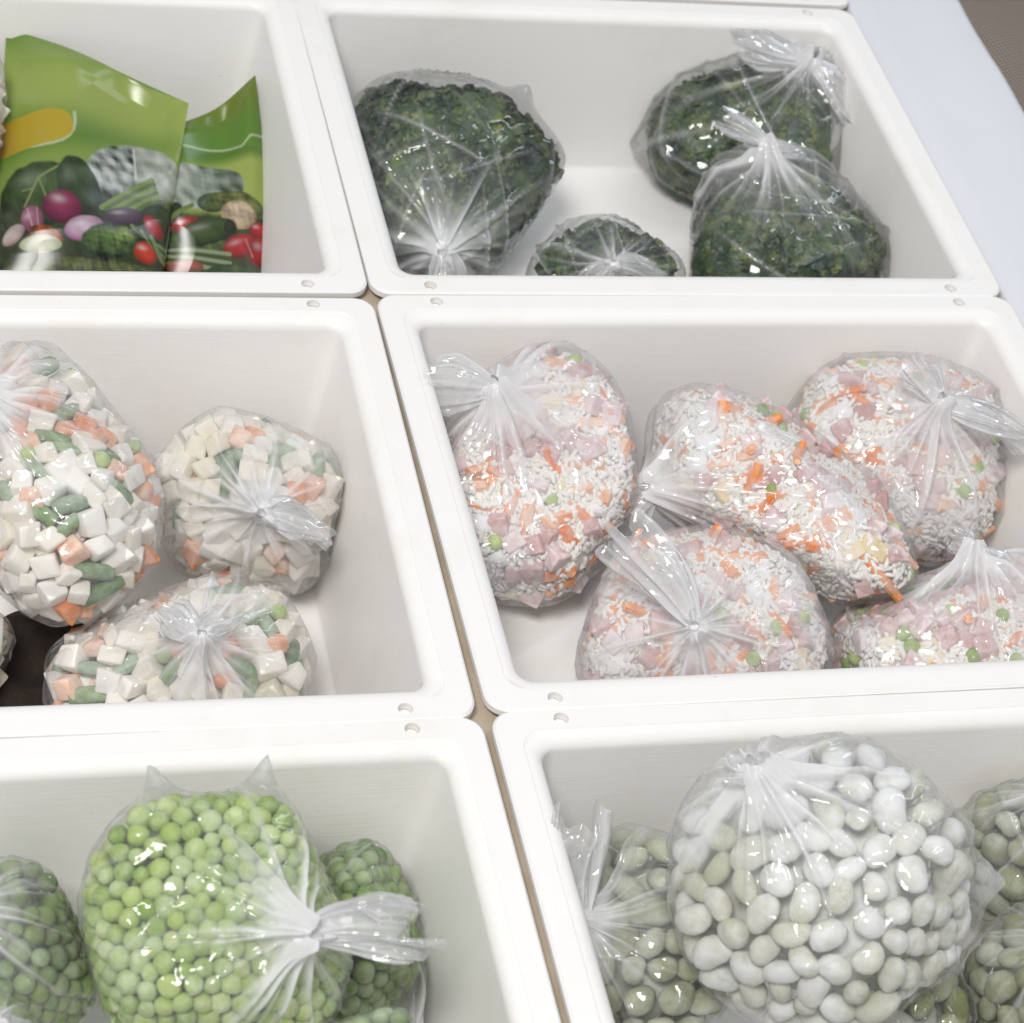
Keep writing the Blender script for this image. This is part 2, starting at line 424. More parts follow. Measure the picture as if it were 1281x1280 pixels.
kind('ham', 'ham_cube', [cube_t((.0056,.0054,.0050), .16, 6), cube_t((.0064,.0054,.0048), .16, 7), cube_t((.0050,.0048,.0050), .18, 8)], 'ham', .0062, 1.3)
kind('carrot_strip', 'carrot_strip', [stick_t(.0150, .0024, 6, .15, .8), stick_t(.0092, .0032, 6, -.1, .8), stick_t(.0070, .0034, 6, .1, .9)], 'carrot', .0056, .35, k=1.25)
kind('egg', 'egg_strip', [cube_t((.0095,.0062,.0020), .2, 9, .12), cube_t((.0080,.0050,.0022), .2, 10, .12)], 'egg', .0072, .3)
kind('ice', 'ice_clump', [sphere_t(14, 9, (.0085,.0065,.0040), .22, 21), sphere_t(14, 9, (.0060,.0055,.0040), .25, 22)], 'ice', .0066, .3)
kind('shrimp', 'shrimp', [tuple([shrimp_t()[0]*.0115, shrimp_t()[1]])], 'shrimp', .0105, .25)

def frames(Nrm, tilt, r):
    """rotation matrices whose z is the surface normal, jittered, with a free spin"""
    n = len(Nrm); z = norm(Nrm + r.normal(size=(n,3))*tilt*.6)
    a = norm(np.cross(z, norm(r.normal(size=(n,3))))); b = np.cross(z, a)
    return np.stack([a, b, z], 2)
def join_pieces(temps, P, R, sc, pick):
    Vs, Fs, off = [], [], 0
    for k, (V, Fc) in enumerate(temps):
        ii = np.nonzero(pick == k)[0]
        if not len(ii): continue
        X = np.einsum('nij,vj->nvi', R[ii]*sc[ii,None,None], V) + P[ii][:,None,:]
        Vs.append(X.reshape(-1,3)); nv = len(V)
        for f in range(len(ii)):
            o = off + f*nv
            Fs.extend([[o+q for q in fc] for fc in Fc])
        off += nv*len(ii)
    return np.concatenate(Vs), Fs

# ------------------------------------------------------------------ bags
class Bag:
    def __init__(s, tray, uv, half, ang, thick, t, rest=None, z=None, sink=.006, p=2.35, seed=0, lump=.045, stiff=1.0):
        """uv: centre, half: half-axes of its outline as seen, ang: its tilt; thick: half thickness; t: how far its
        broad face leans from level towards the lens; rests at height rest"""
        s.tray, s.p, s.seed, s.lump, s.stiff = tray, p, seed, lump, stiff
        rest = FLOOR_Z if rest is None else rest; s.rest = rest
        n = norm((1-t)*np.array([0,0,1.]) + t*BACK); cz = -.06 if z is None else z
        for _ in range(30):
            C = at(uv[0], uv[1], cz); mpp = np.dot(CP - C, BACK)/F_PX
            a = math.radians(ang); e = np.array([[math.cos(a), -math.sin(a)], [math.sin(a), math.cos(a)]])
            T = e @ np.diag([(half[0]*mpp)**2, (half[1]*mpp)**2]) @ e.T
            e1 = norm(np.cross(n, [.3,1,.2])); e2 = np.cross(n, e1)
            Mx = np.array([[RIGHT@e1, RIGHT@e2], [UPV@e1, UPV@e2]]); pn = np.array([RIGHT@n, UPV@n]); Mi = np.linalg.inv(Mx)
            B = Mi @ (T - thick**2*np.outer(pn, pn)) @ Mi.T
            wv, ev = np.linalg.eigh(B); wv = np.clip(wv, .012**2, None)
            ax = [e1*ev[0,k] + e2*ev[1,k] for k in range(2)]
            s.E = np.stack([ax[0]*math.sqrt(wv[0]), ax[1]*math.sqrt(wv[1]), n*thick], 1)
            low = cz - np.linalg.norm(s.E[2])
            if z is None: cz += .6*((rest - sink) - low)
        s.C = C; s.planes = []; s.Ei = np.linalg.inv(s.E); s.nz = Noise(seed+50, 26); s.nz2 = Noise(seed+90, 75)
        s.low = low
        r_ = np.random.default_rng(seed+900)
        for w in norm(r_.normal(size=(14,3))):
            s.plane(w, float(np.linalg.norm(w @ s.E))*r_.uniform(.80, .95))
    def support(s, w): return np.linalg.norm(w @ s.E, axis=-1)
    def R0(s, d):
        q = np.abs(d @ s.Ei.T); r = (q**s.p).sum(1)**(-1/s.p)
        return r*(1 + s.lump*s.nz(s.C + d*.06) + s.lump*.5*s.nz2(s.C + d*.06))
    def R(s, d):
        r = s.R0(d); acc = r**-18.0
        for w, h in s.planes:
            c = d @ w; rp = np.where(c > 1e-3, h/np.maximum(c, 1e-3), 1e3); acc += np.maximum(rp, .004)**-18.0
        return acc**(-1/18.0)
    dip = 0.0; kd = None
    def Rc(s, d):
        r = s.R(d)
        if s.kd is not None: r = r - s.dip*np.exp(-(np.arccos(np.clip(d @ s.kd, -1, 1))/.55)**2)
        return np.maximum(r, .010)
    def plane(s, w, h): s.planes.append((np.asarray(w, float), max(float(h), .006)))
    def hit(s, u, v):
        """direction from the centre to where the pixel's ray meets the bag"""
        d = norm(ray(u, v)); o = CP - s.C; od, dd = s.Ei@o, s.Ei@d
        A, B, Cc = dd@dd, 2*od@dd, od@od-1; disc = B*B-4*A*Cc
        t = (-B - math.sqrt(disc))/(2*A) if disc > 0 else -B/(2*A)
        return norm(o + d*t)

SPH = norm(rng.normal(size=(3000,3)))
def settle(bags):
    """let neighbours in one tray press flat against each other, the walls and the floor"""
    for b in bags:
        x, y, a = BINS[b.tray]; hw, hd = W/2 - LIP - .0045, D/2 - LIP - .0045
        b.plane((0,0,-1), b.C[2] - b.rest - .0012)
        sl = DRAFT*.93/(H-.0135); k = 1/math.sqrt(1+sl*sl)
        for w, h in (((1,0), x+hw-b.C[0]), ((-1,0), b.C[0]-(x-hw)), ((0,1), y+hd-b.C[1]), ((0,-1), b.C[1]-(y-hd))):
            b.plane((w[0]*k, w[1]*k, -sl*k), (h + sl*(b.C[2]+.0075))*k - .0012)
    for i in range(len(bags)):
        for j in range(i+1, len(bags)):
            A, B = bags[i], bags[j]
            if A.tray != B.tray: continue
            sep = SPH @ (B.C - A.C) - A.support(SPH) - B.support(SPH)
            k = int(np.argmax(sep)); pen = sep[k]
            if pen > 0: continue
            w = SPH[k]; fa = B.stiff/(A.stiff+B.stiff)
            A.plane(w, A.support(w[None])[0] + pen*fa - .0008); B.plane(-w, B.support(w[None])[0] + pen*(1-fa) - .0008)

def relax(b, rad, depth, N, r, it=45):
    """N pieces of given radii pushed apart on the inside of the film"""
    d = norm(r.normal(size=(N,3))); P = b.C + d*(b.Rc(d)-depth)[:,None]
    # candidates weighted by area come from the repulsion itself
    for k in range(it):
        D_ = P[:,None,:] - P[None]; L = np.sqrt((D_**2).sum(-1)) + 1e-9; np.fill_diagonal(L, 9)
        want = rad[:,None] + rad[None]; ov = np.clip(want*1.0 - L, 0, None)
        P = P + (D_/L[...,None]*ov[...,None]).sum(1)*.38
        v = P - b.C; d = norm(v); P = b.C + d*(b.Rc(d)-depth)[:,None]
    return P, d
def normals(b, d, eps=.02):
    a = norm(np.cross(d, [.31,.72,.6])); c = np.cross(d, a)
    p = [b.C + q*b.Rc(q)[:,None] for q in (norm(d+a*eps), norm(d-a*eps), norm(d+c*eps), norm(d-c*eps))]
    return norm(np.cross(p[0]-p[1], p[2]-p[3]))

def film_mesh(b, kd, pieces, mat, pleats, gather, creases, ears, seed, hug, nth=220, na=120, rise=.010, ch=1.0):
    r = np.random.default_rng(seed)
    e1 = norm(np.cross(kd, [.2,.5,.84])); e2 = np.cross(kd, e1)
    sv = np.linspace(0, 1, na); al = math.pi*(.012 + .983*sv**1.25); th = np.linspace(0, 2*math.pi, nth+1)
    A, TH = np.meshgrid(al, th, indexing='ij'); a, t = A.ravel(), TH.ravel()
    d = np.cos(a)[:,None]*kd + np.sin(a)[:,None]*(np.cos(t)[:,None]*e1 + np.sin(t)[:,None]*e2)
    base = b.R(d) + .0007; rr = base.copy()
    far = np.clip((a-.35)/.5, 0, 1)
    if pieces is not None and hug > 0:
        Pp, Rp = pieces; rel = Pp - b.C; dp = norm(rel); Lp = np.linalg.norm(rel, axis=1)
        hgt = np.full(len(d), -1.0)
        for i0 in range(0, len(d), 4000):
            dc = d[i0:i0+4000]; cosv = dc @ dp.T; al_ = Lp*cosv; lat2 = Lp**2 - al_**2
            q = np.where((lat2 < (Rp*1.05)**2) & (cosv > 0), al_ + np.sqrt(np.clip(Rp**2 - lat2, 0, None)), -1)
            hgt[i0:i0+4000] = q.max(1)
        hgt = np.clip(hgt, base-.0042, base+.0025) + .0004
        g = hgt.reshape(A.shape)
        for _ in range(2):
            g2 = g.copy(); g2[1:-1] = (g[:-2]+g[2:]+2*g[1:-1])/4; g2[:,1:-1] = (g2[:,:-2]+g2[:,2:]+2*g2[:,1:-1])/4
            g = np.maximum(g2, g - .0003)
        rr = base + hug*far*(g.ravel() - base)
    bunch = np.zeros(len(d))
    rr += rise*np.exp(-a/.13) + .35*rise*np.exp(-a/.45)
    bunch += gather*(.80*np.exp(-(a/.16)**1.3) + .26*np.exp(-a/.5))
    for k in range(pleats):
        t0 = r.uniform(0, 2*math.pi); ln = r.uniform(.22, 1.35); w = r.uniform(.011, .045); h = r.uniform(.0008, .0036)
        dt = np.angle(np.exp(1j*(t - t0 - .18*math.sin(k)*a))); lat = np.abs(dt)*np.sin(np.clip(a, 0, 1.5708)); g = np.exp(-(lat/w)**2)*np.exp(-(a/ln)**1.6)*np.clip(a/.10, 0, 1)*(np.abs(dt) < 1.2)
        rr += h*g; bunch += gather*r.uniform(.08, .60)*np.exp(-(lat/(w*.8))**2)*np.exp(-(a/ln)**1.6)*np.clip(a/.05, 0, 1)*(np.abs(dt) < 1.2)
    for k in range(creases):
        mdir = norm(r.normal(size=3)); c0 = norm(np.cross(mdir, r.normal(size=3)))
        lat = d @ mdir + .02*np.sin(9*(d@c0)+k); win = np.exp(-((1-d@c0)/r.uniform(.06, .35))**2)
        w = r.uniform(.012, .030); h = r.uniform(.0006, .0022)*ch
        rr += h*np.exp(-np.abs(lat)/w)*win; bunch += r.uniform(.05, .28)*(.4+.6*ch)*np.exp(-(lat/(w*.8))**2)*win  # milky creases also stand in for sheen streaks, stronger as ch rises
    for (u_, v_, hgt_, wid) in ears:
        ed = norm(at_depth(u_, v_, b.C) - b.C); ang = np.arccos(np.clip(d@ed, -1, 1))
        rr += hgt_*np.exp(-(ang/wid)**1.3); bunch += .25*np.exp(-(ang/(wid*1.3))**2)
    V = b.C + d*rr[:,None]
    idx = np.arange(len(V)).reshape(A.shape)
    Fq = np.stack([idx[:-1,:-1], idx[1:,:-1], idx[1:,1:], idx[:-1,1:]], -1).reshape(-1,4)
    hz = HAZE[mat]; pt = Noise(seed+31, 60)(V)*.6 + Noise(seed+32, 170)(V)*.4
    bunch += hz*np.clip(.8 + .9*pt, .1, 3) + (1.4*hz+.05)*np.clip(Noise(seed+33, 42)(V)*1.1 + Noise(seed+34, 330)(V)*.35 - .35, 0, 1)
    return V, Fq, np.clip(bunch, 0, .88), np.stack([t/(2*math.pi), a], 1), b.C + kd*float(b.R(kd[None])[0] + rise*1.3)
def finish_film(name, V, Fq, bunch, uv, mat, parent, base):
    me = mesh_np(name, V - base, Fq, mat)
    at_ = me.attributes.new('bunch', 'FLOAT', 'POINT'); at_.data.foreach_set('value', bunch.astype(np.float32))
    ul = me.uv_layers.new(name='UVMap'); li = np.empty(len(me.loops), np.int32); me.loops.foreach_get('vertex_index', li)
    ul.data.foreach_set('uv', uv[li].astype(np.float32).ravel())
    return put(name, me, parent)
def tail_mesh(K, d, side, L, wid, seed, flat=.3, twist=.8, nphi=72, ns=34):
    """loose end of the bag above the knot: a pleated frill"""
    r = np.random.default_rng(seed); d = norm(d); sd = norm(side - d*(side@d)); up = np.cross(d, sd)
    s_ = np.linspace(0, 1, ns); ph = np.linspace(0, 2*math.pi, nphi+1)
    Sg, PH = np.meshgrid(s_, ph, indexing='ij'); s, p = Sg.ravel(), PH.ravel()
    flare = .0028 + (wid-.0028)*np.clip(s, 0, 1)**.75*(1-.25*np.clip(s-.75, 0, 1)/.25)
    pl = np.zeros_like(s)
    for k in (5, 8, 11, 17): pl += r.uniform(.05, .16)*np.sin(k*p + r.uniform(0, 6.3) + 2*s*r.normal())
    rad = flare*(1 + pl*np.clip(s*3+.25, 0, 1))
    tw = twist*s*r.normal()
    x, y = rad*np.cos(p), rad*flat*np.sin(p)*(1 - .25*s) + .25*wid*np.sin(3*np.cos(p)+r.uniform(0,6))*s*s
    x, y = x*np.cos(tw)-y*np.sin(tw), x*np.sin(tw)+y*np.cos(tw)
    ll = s*L*(1 + .16*np.sin(2*p + r.uniform(0,6))*s + .10*np.sin(5*p + r.uniform(0,6))*s)
    bend = r.normal()*.18*L*s*s
    V = K + d*ll[:,None] + sd*(x+bend)[:,None] + up*y[:,None] + np.array([0,0,-1.])*(.18*L*s*s)[:,None]
    idx = np.arange(len(V)).reshape(Sg.shape)
    Fq = np.stack([idx[:-1,:-1], idx[1:,:-1], idx[1:,1:], idx[:-1,1:]], -1).reshape(-1,4)
    bunch = np.clip(.70*np.exp(-s/.22) + .20 + .34*np.clip(pl*2.6, 0, 1), 0, .88)
    return V, Fq, bunch, np.stack([p/(2*math.pi), s*1.5], 1)
def knot_mesh(K, seed, rad=.0052):
    V, Fc = sphere_t(20, 12, (1, .85, .8), .22, seed); n = Noise(seed, 7)
    V = V*(1+.22*n(V))[:,None]*rad
    return V + K, Fc

FRAME_BAGS = []
def make_bag(b, name, label, cat, group, knot, tails, mix, film='film', N=None, gather=1.0, pleats=52, creases=12, ears=(), hug=.45,
             rice=0, leaves=0, layers=2, tightness=1.0, rise=.010, dip=.005, ch=1.0):
    r = np.random.default_rng(b.seed*7+3)
    base = np.array([b.C[0], b.C[1], b.low + .006])
    root = thing(name, base, label, cat, group)
    kd = b.hit(*knot) if isinstance(knot, tuple) else knot
    b.kd = kd; b.dip = dip
    # how much inner surface there is
    dd = SPH; area_ = 4*math.pi*np.mean(b.Rc(dd)**2/np.maximum((dd*normals(b, dd)).sum(1), .35))
    allP, allR = [], []
    if mix:
        keys = list(mix); wts = np.array([mix[k] for k in keys], float); wts /= wts.sum()
        rads = np.array([KIND[k]['rad'] for k in keys]); meanA = (wts*rads**2).sum()*math.pi
        n1 = int(area_*tightness*(.86 if not rice else .78)/meanA) if N is None else N
        ki = r.choice(len(keys), n1, p=wts)
        size = r.uniform(.80, 1.15, n1); rad = rads[ki]*size
        depth = rad*(1.15 if 'potato' in mix else .98 if rice else .74 if 'bean' in ''.join(mix) else .86) + r.uniform(0, .0016, n1)
        P, d = relax(b, rad, depth, n1, r)
        Nn = normals(b, d)
        allP.append(P); allR.append(rad*1.0)
        if not rice:                                      # pieces of the next layer in, seen through the chinks
            n2 = int(n1*.85); d2 = norm(r.normal(size=(n2,3)))
            k2 = r.choice(len(keys), n2, p=wts); ra2 = rads[k2]
            P2 = b.C + d2*(b.Rc(d2) - ra2*3.0 - r.uniform(0, .004, n2))[:,None]
        view = norm(CP - b.C)
        face = Nn @ view
        order = np.argsort(-face); cand = order[face[order] > -.12]
        # what the frame shows
        q = (P - CP) @ CR; px = IMW/2 + F_PX*q[:,0]/-q[:,2]; py = IMH/2 - F_PX*q[:,1]/-q[:,2]
        inside = (px > -25) & (px < IMW+25) & (py > -25) & (py < IMH+25)
        single = set(cand[inside[cand]][:300].tolist())
        for k, key in enumerate(keys):
            K = KIND[key]; nt = len(K['t'])
            if K['me'] is None:
                K['me'] = [mesh_np(K['name'], V, Fc, K['mat'], K['smooth']) for V, Fc in K['t']]
                if key in ('green_bean', 'carrot_strip', 'egg'):
                    for m_ in K['me']: m_.set_sharp_from_angle(angle=math.radians(50))
            ii = np.nonzero(ki == k)[0]
            if not len(ii): continue
            Rm = frames(Nn[ii], K['tilt'], r); pick = r.integers(0, nt, len(ii)); rest = []
            for q_, i in enumerate(ii):
                if int(i) in single:
                    o = bpy.data.objects.new(K['name'], K['me'][pick[q_]]); col.objects.link(o); o.parent = root
                    mm = np.eye(4); mm[:3,:3] = Rm[q_]*size[i]; mm[:3,3] = P[i] - base; o.matrix_basis = Matrix(mm.tolist())
                elif face[i] > -.6: rest.append(q_)
            PP, RR, SS, PK = [P[ii[rest]]], [Rm[rest]], [size[ii[rest]]], [pick[rest]]
            if not rice:
                jj = np.nonzero((k2 == k) & (d2@view > -.45))[0]
                PP.append(P2[jj]); RR.append(frames(d2[jj], 1.5, r)); SS.append(np.ones(len(jj))); PK.append(r.integers(0, nt, len(jj)))
            PP = np.concatenate(PP); RR = np.concatenate(RR); SS = np.concatenate(SS); PK = np.concatenate(PK)
            if len(PP):
                V, Fc = join_pieces(K['t'], PP - base, RR, SS, PK)
                o = put('inner_' + K['name'] + 's', mesh_np('inner_' + K['name'] + 's', V, Fc, K['mat']), root); o['kind'] = 'stuff'
    if rice:
        n3 = int(rice); d3 = norm(r.normal(size=(n3*2,3))); d3 = d3[(d3@norm(CP-b.C)) > -.35][:n3]
        nn = normals(b, d3); P3 = b.C + d3*(b.Rc(d3) - r.uniform(.0040, .0080, len(d3)) - .0028*(r.uniform(size=len(d3)) < .3))[:,None]
        V, Fc = join_pieces([tuple([grain_t()[0]*.0040, grain_t()[1]]), tuple([grain_t()[0]*.0034, grain_t()[1]])], P3 - base, frames(nn, .5, r), r.uniform(.85, 1.15, len(d3)), r.integers(0, 2, len(d3)))
        o = put('rice', mesh_np('rice', V, Fc, M['rice']), root); o['kind'] = 'stuff'
    if leaves:
        n4 = int(leaves); d4 = norm(r.normal(size=(n4*2,3))); d4 = d4[(d4@norm(CP-b.C)) > -.4][:n4]
        nn = normals(b, d4); lumpn = Noise(b.seed+7, 78); lumpb = Noise(b.seed+8, 260)
        dep = .0056 + .0056*np.clip(lumpn(b.C+d4*.05)+.25, -.6, 2) + .0014*lumpb(b.C+d4*.05)
        P4 = b.C + d4*(b.Rc(d4) - np.clip(dep, .0015, .02) - r.uniform(0, .003, len(d4)))[:,None]
        V, Fc = join_pieces([tuple([leaf_t(q)[0]*s_, leaf_t(q)[1]]) for q, s_ in ((1,.0036), (2,.0026), (3,.0046), (4,.0020))], P4 - base, frames(nn, .38, r), r.uniform(.6, 1.5, len(d4)), r.integers(0, 4, len(d4)))
        n5 = n4//7; d5 = d4[:n5]; dep5 = np.clip(.0088 + .0056*np.clip(lumpn(b.C+d5*.05)+.25, -.6, 2), .006, .02)
        P5 = b.C + d5*(b.Rc(d5) - dep5 + r.uniform(-.001, .002, n5))[:,None]
        V5, F5 = join_pieces([tuple([fold_t(q)[0]*s_, fold_t(q)[1]]) for q, s_ in ((11,.0105), (12,.0080), (13,.0130), (14,.0065))], P5 - base, frames(nn[:n5], .30, r), r.uniform(.7, 1.25, n5), r.integers(0, 4, n5))
        nv = len(V); V = np.concatenate([V, V5]); Fc = Fc + [[nv+q for q in f] for f in F5]
        o = put('chopped_leaves', mesh_np('chopped_leaves', V, Fc, M['spinach'], True), root); o['kind'] = 'stuff'
    # the packed mass in the middle
    sg, rg = (150, 80) if leaves else (60, 34)
    bm_V, bm_F = sphere_t(sg, rg); dn = norm(bm_V)
    gap = .0072 if rice else (.021 if mix else .0065)
    cr = b.Rc(dn) - gap + (.0022*Noise(b.seed+21, 230)(b.C+dn*.05))
    if leaves:
        lumpn = Noise(b.seed+7, 78); cr = b.Rc(dn) - .0060 - .0056*np.clip(lumpn(b.C+dn*.05)+.25, -.6, 2) + .0014*Noise(b.seed+9, 420)(b.C+dn*.05) + .0008*Noise(b.seed+10, 900)(b.C+dn*.05)
    core_m = M['rice'] if rice else (M['spinach_core'] if leaves else KIND[list(mix)[0]]['mat'])
    o = put('packed_filling', mesh_np('packed_filling', b.C + dn*np.maximum(cr, .004)[:,None] - base, bm_F, core_m), root); o['kind'] = 'stuff'
    pcs = (np.concatenate(allP), np.concatenate(allR)) if allP and hug > 0 else None
    V, Fq, bunch, uv, K = film_mesh(b, kd, pcs, film, pleats, gather, creases, ears, b.seed+5, hug, rise=rise, ch=ch)
    finish_film('film', V, Fq, bunch, uv, M[film], root, base)
    if True:
        kv, kf = knot_mesh(K, b.seed+2); me = mesh_np('knot', kv - base, kf, M['knot'])
        kn = put('knot', me, root)
        for i, (u_, v_, wid, lift) in enumerate(tails or []):
            E_ = at_depth(u_, v_, K); dv = E_ - K; L = np.linalg.norm(dv); dv = dv + BACK*lift*L
            side = np.cross(dv, BACK)
            V, Fq, bu, uv = tail_mesh(K, dv, side, L, wid, b.seed*3+i)
            finish_film('tied_end', V, Fq, bu, uv, M[film], kn, base)
    return root

B = Bag
G_PEA, G_BEAN, G_DICE, G_RICE, G_SPIN = 'bags of green peas', 'bags of broad beans', 'bags of diced vegetables', 'bags of rice mix', 'bags of frozen spinach'
bags = {
 # rice mix
 'rA': B('R2', (664,608), (136,182), -30, .050, .55, seed=1, stiff=2),
 'rB': B('R2', (975,632), (212,106), -33, .044, .45, rest=-.085, seed=2, stiff=1.6),
 'rC': B('R2', (878,790), (168,146), 0, .046, .45, rest=-.116, seed=3, stiff=2),
 'rD': B('R2', (1130,582), (176,140), -12, .050, .50, rest=-.112, seed=4, stiff=1.4),
 'rE': B('R2', (1195,812), (190,132), 0, .046, .40, seed=5),
 # diced
 'dA': B('L2', (70,612), (132,190), 12, .050, .60, rest=-.075, seed=6, stiff=2.5),
 'dB': B('L2', (312,634), (138,126), -8, .050, .45, seed=7, stiff=1.6),
 'dC': B('L2', (232,835), (188,114), 4, .044, .35, seed=8, stiff=1.2),
 'dD': B('L2', (-80,812), (108,98), 0, .045, .35, seed=9),
 # peas
 'pA': B('L3', (276,1165), (164,184), 8, .055, .60, rest=-.055, seed=10, stiff=3),
 'pB': B('L3', (440,1185), (88,134), 0, .050, .40, rest=-.110, seed=11, stiff=2),
 'pC': B('L3', (22,1215), (105,130), 10, .050, .40, rest=-.105, seed=12),
 'pD': B('L3', (205,1085), (95,90), 0, .045, .35, seed=13, stiff=.8),
 'pE': B('L3', (470,1362), (90,100), 0, .040, .40, rest=-.07, seed=14, stiff=.8),
 'pF': B('L3', (-20,1330), (75,105), 0, .040, .45, rest=-.06, seed=15, stiff=.8),
 # broad beans
 'bA': B('R3', (1032,1112), (206,190), -12, .055, .60, rest=-.048, seed=16, stiff=3),
 'bB': B('R3', (800,1190), (122,152), -5, .050, .40, seed=17, stiff=2),
 'bC': B('R3', (1285,1072), (105,92), 0, .048, .40, rest=-.105, seed=18),
 'bD': B('R3', (1300,1250), (105,122), 0, .048, .45, rest=-.100, seed=19),
 'bE': B('R3', (1120,1285), (112,112), 0, .044, .40, seed=20, stiff=.9),
 # spinach
 'sA': B('R1', (563,222), (146,148), -15, .050, .50, seed=21, stiff=2, lump=.045),
 'sB': B('R1', (760,352), (100,84), 0, .036, .30, seed=22, stiff=1, lump=.05),
 'sC': B('R1', (954,163), (188,126), -16, .048, .50, seed=23, stiff=1.6, lump=.05),
 'sD': B('R1', (990,312), (146,128), -4, .048, .45, seed=24, stiff=2, lump=.05),
 # clear bag beside the pouches
 'lA': B('L1', (-78,150), (92,125), 0, .045, .5, rest=-.09, seed=25),
}
settle(list(bags.values()))

RICE = {'ham': 36, 'carrot_strip': 44, 'small_pea': 8, 'egg': 9, 'shrimp': 4, 'ice': 8}
DICE = {'potato': 62, 'carrot_cube': 20, 'green_bean': 12, 'small_pea': 3}
b_ = bags
make_bag(b_['rA'], 'rice_mix_bag', 'upright bag of ham cubes and rice leaning on tray wall, knot on its shoulder', 'bag', G_RICE, (632,516), [(540,478,.020,.1), (600,480,.008,.2)], RICE, 'film_frosty', rice=6240, hug=.12)
make_bag(b_['rB'], 'rice_mix_bag', 'long untidy bag of rice mix lying aslant between three other rice bags', 'bag', G_RICE, (822,612), [(792,628,.012,.1)], RICE, 'film_hazy', rice=6240, hug=.12, gather=.7, dip=.001, rise=.005)
make_bag(b_['rC'], 'rice_mix_bag', 'round bag of rice mix with knot in the middle of its face', 'bag', G_RICE, (872,786), [(805,650,.017,.12)], RICE, 'film_hazy', rice=5760, hug=.12, pleats=64)
make_bag(b_['rD'], 'rice_mix_bag', 'bag of rice mix with wide loose ends, against the back wall of its tray', 'bag', G_RICE, (1166,520), [(1300,522,.016,.15), (1146,446,.011,.25)], RICE, 'film_frosty', rice=5760, hug=.12, pleats=56)
make_bag(b_['rE'], 'rice_mix_bag', 'very white bag of mostly rice with a few peas, by the tray front', 'bag', G_RICE, (1214,702), [(1195,668,.010,.2), (1262,712,.010,.2)], {'ham': 14, 'carrot_strip': 8, 'small_pea': 10, 'egg': 3}, 'film_hazy', rice=6720, hug=.12)
make_bag(b_['dA'], 'diced_vegetable_bag', 'tall bag of potato and carrot cubes stacked on the other diced bags', 'bag', G_DICE, (-6,522), [(-50,500,.014,.2)], DICE, 'film_frosty', hug=.45, pleats=56)
make_bag(b_['dB'], 'diced_vegetable_bag', 'round bag of diced potato and carrot beside the tray side wall, knot at its centre', 'bag', G_DICE, (322,640), [(400,632,.016,.1)], DICE, 'film_frosty', hug=.45, pleats=64)
make_bag(b_['dC'], 'diced_vegetable_bag', 'low bag of diced vegetables with white bunched knot behind the tray front', 'bag', G_DICE, (246,806), [(205,762,.012,.2), (282,760,.010,.25)], DICE, 'film_frosty', hug=.45, pleats=64)
make_bag(b_['dD'], 'diced_vegetable_bag', 'shaded bag of diced vegetables underneath the tall diced bag', 'bag', G_DICE, (-110,800), None, DICE, 'film_frosty', hug=.45)
make_bag(b_['pA'], 'pea_bag', 'big bright bag of green peas with a broad white knot', 'bag', G_PEA, (372,1168), [(512,1112,.015,.2), (500,1150,.013,.05)], {'pea': 1}, 'film', hug=.22, pleats=64, ears=[(196,978,.016,.08), (326,978,.018,.09)])
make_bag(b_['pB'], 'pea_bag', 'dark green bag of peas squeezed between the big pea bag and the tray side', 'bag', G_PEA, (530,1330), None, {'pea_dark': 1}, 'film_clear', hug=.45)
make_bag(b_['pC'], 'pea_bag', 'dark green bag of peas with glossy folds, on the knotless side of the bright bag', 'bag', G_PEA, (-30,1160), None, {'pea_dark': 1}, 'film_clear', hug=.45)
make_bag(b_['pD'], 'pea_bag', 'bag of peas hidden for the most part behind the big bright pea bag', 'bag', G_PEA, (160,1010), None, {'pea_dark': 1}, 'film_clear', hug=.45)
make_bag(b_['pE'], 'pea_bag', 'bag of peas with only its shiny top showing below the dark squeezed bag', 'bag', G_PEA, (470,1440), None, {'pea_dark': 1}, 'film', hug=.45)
make_bag(b_['pF'], 'pea_bag', 'bag of peas with a shiny hazy top lying over the dark pea bag', 'bag', G_PEA, (-10,1290), None, {'pea': 1}, 'film_hazy', hug=.45)
make_bag(b_['bA'], 'broad_bean_bag', 'big bulging bag of frosty white broad beans on top of the other bean bags', 'bag', G_BEAN, (962,992), [(930,940,.013,.2), (905,972,.008,.2)], {'bean': 1}, 'film', hug=.28, pleats=52, ears=[(1240,1104,.014,.14)])
make_bag(b_['bB'], 'broad_bean_bag', 'bag of greenish broad beans with its loose end standing up the tray side', 'bag', G_BEAN, (738,1158), [(700,1020,.014,.15)], {'bean_green': 1}, 'film', hug=.45, pleats=56)
make_bag(b_['bC'], 'broad_bean_bag', 'bag of greenish broad beans pressed against the back wall of its tray', 'bag', G_BEAN, (1330,1010), None, {'bean_green': 1}, 'film_clear', hug=.45)
make_bag(b_['bD'], 'broad_bean_bag', 'darker bag of broad beans in front of the one by the back wall', 'bag', G_BEAN, (1340,1180), None, {'bean_green': 1}, 'film_clear', hug=.45)
make_bag(b_['bE'], 'broad_bean_bag', 'creased bag of broad beans underneath the big white bean bag', 'bag', G_BEAN, (1100,1400), None, {'bean_green': 1}, 'film', hug=.45, creases=16)
make_bag(b_['sA'], 'spinach_bag', 'big bag of dark green spinach with star of creases round its knot', 'bag', G_SPIN, (556,292), [(572,352,.009,.15), (545,352,.007,.1)], None, 'film_clear', leaves=5200, creases=40, hug=0, dip=.011, ch=1.5, gather=.7, pleats=48, ears=[(672,96,.012,.12)])
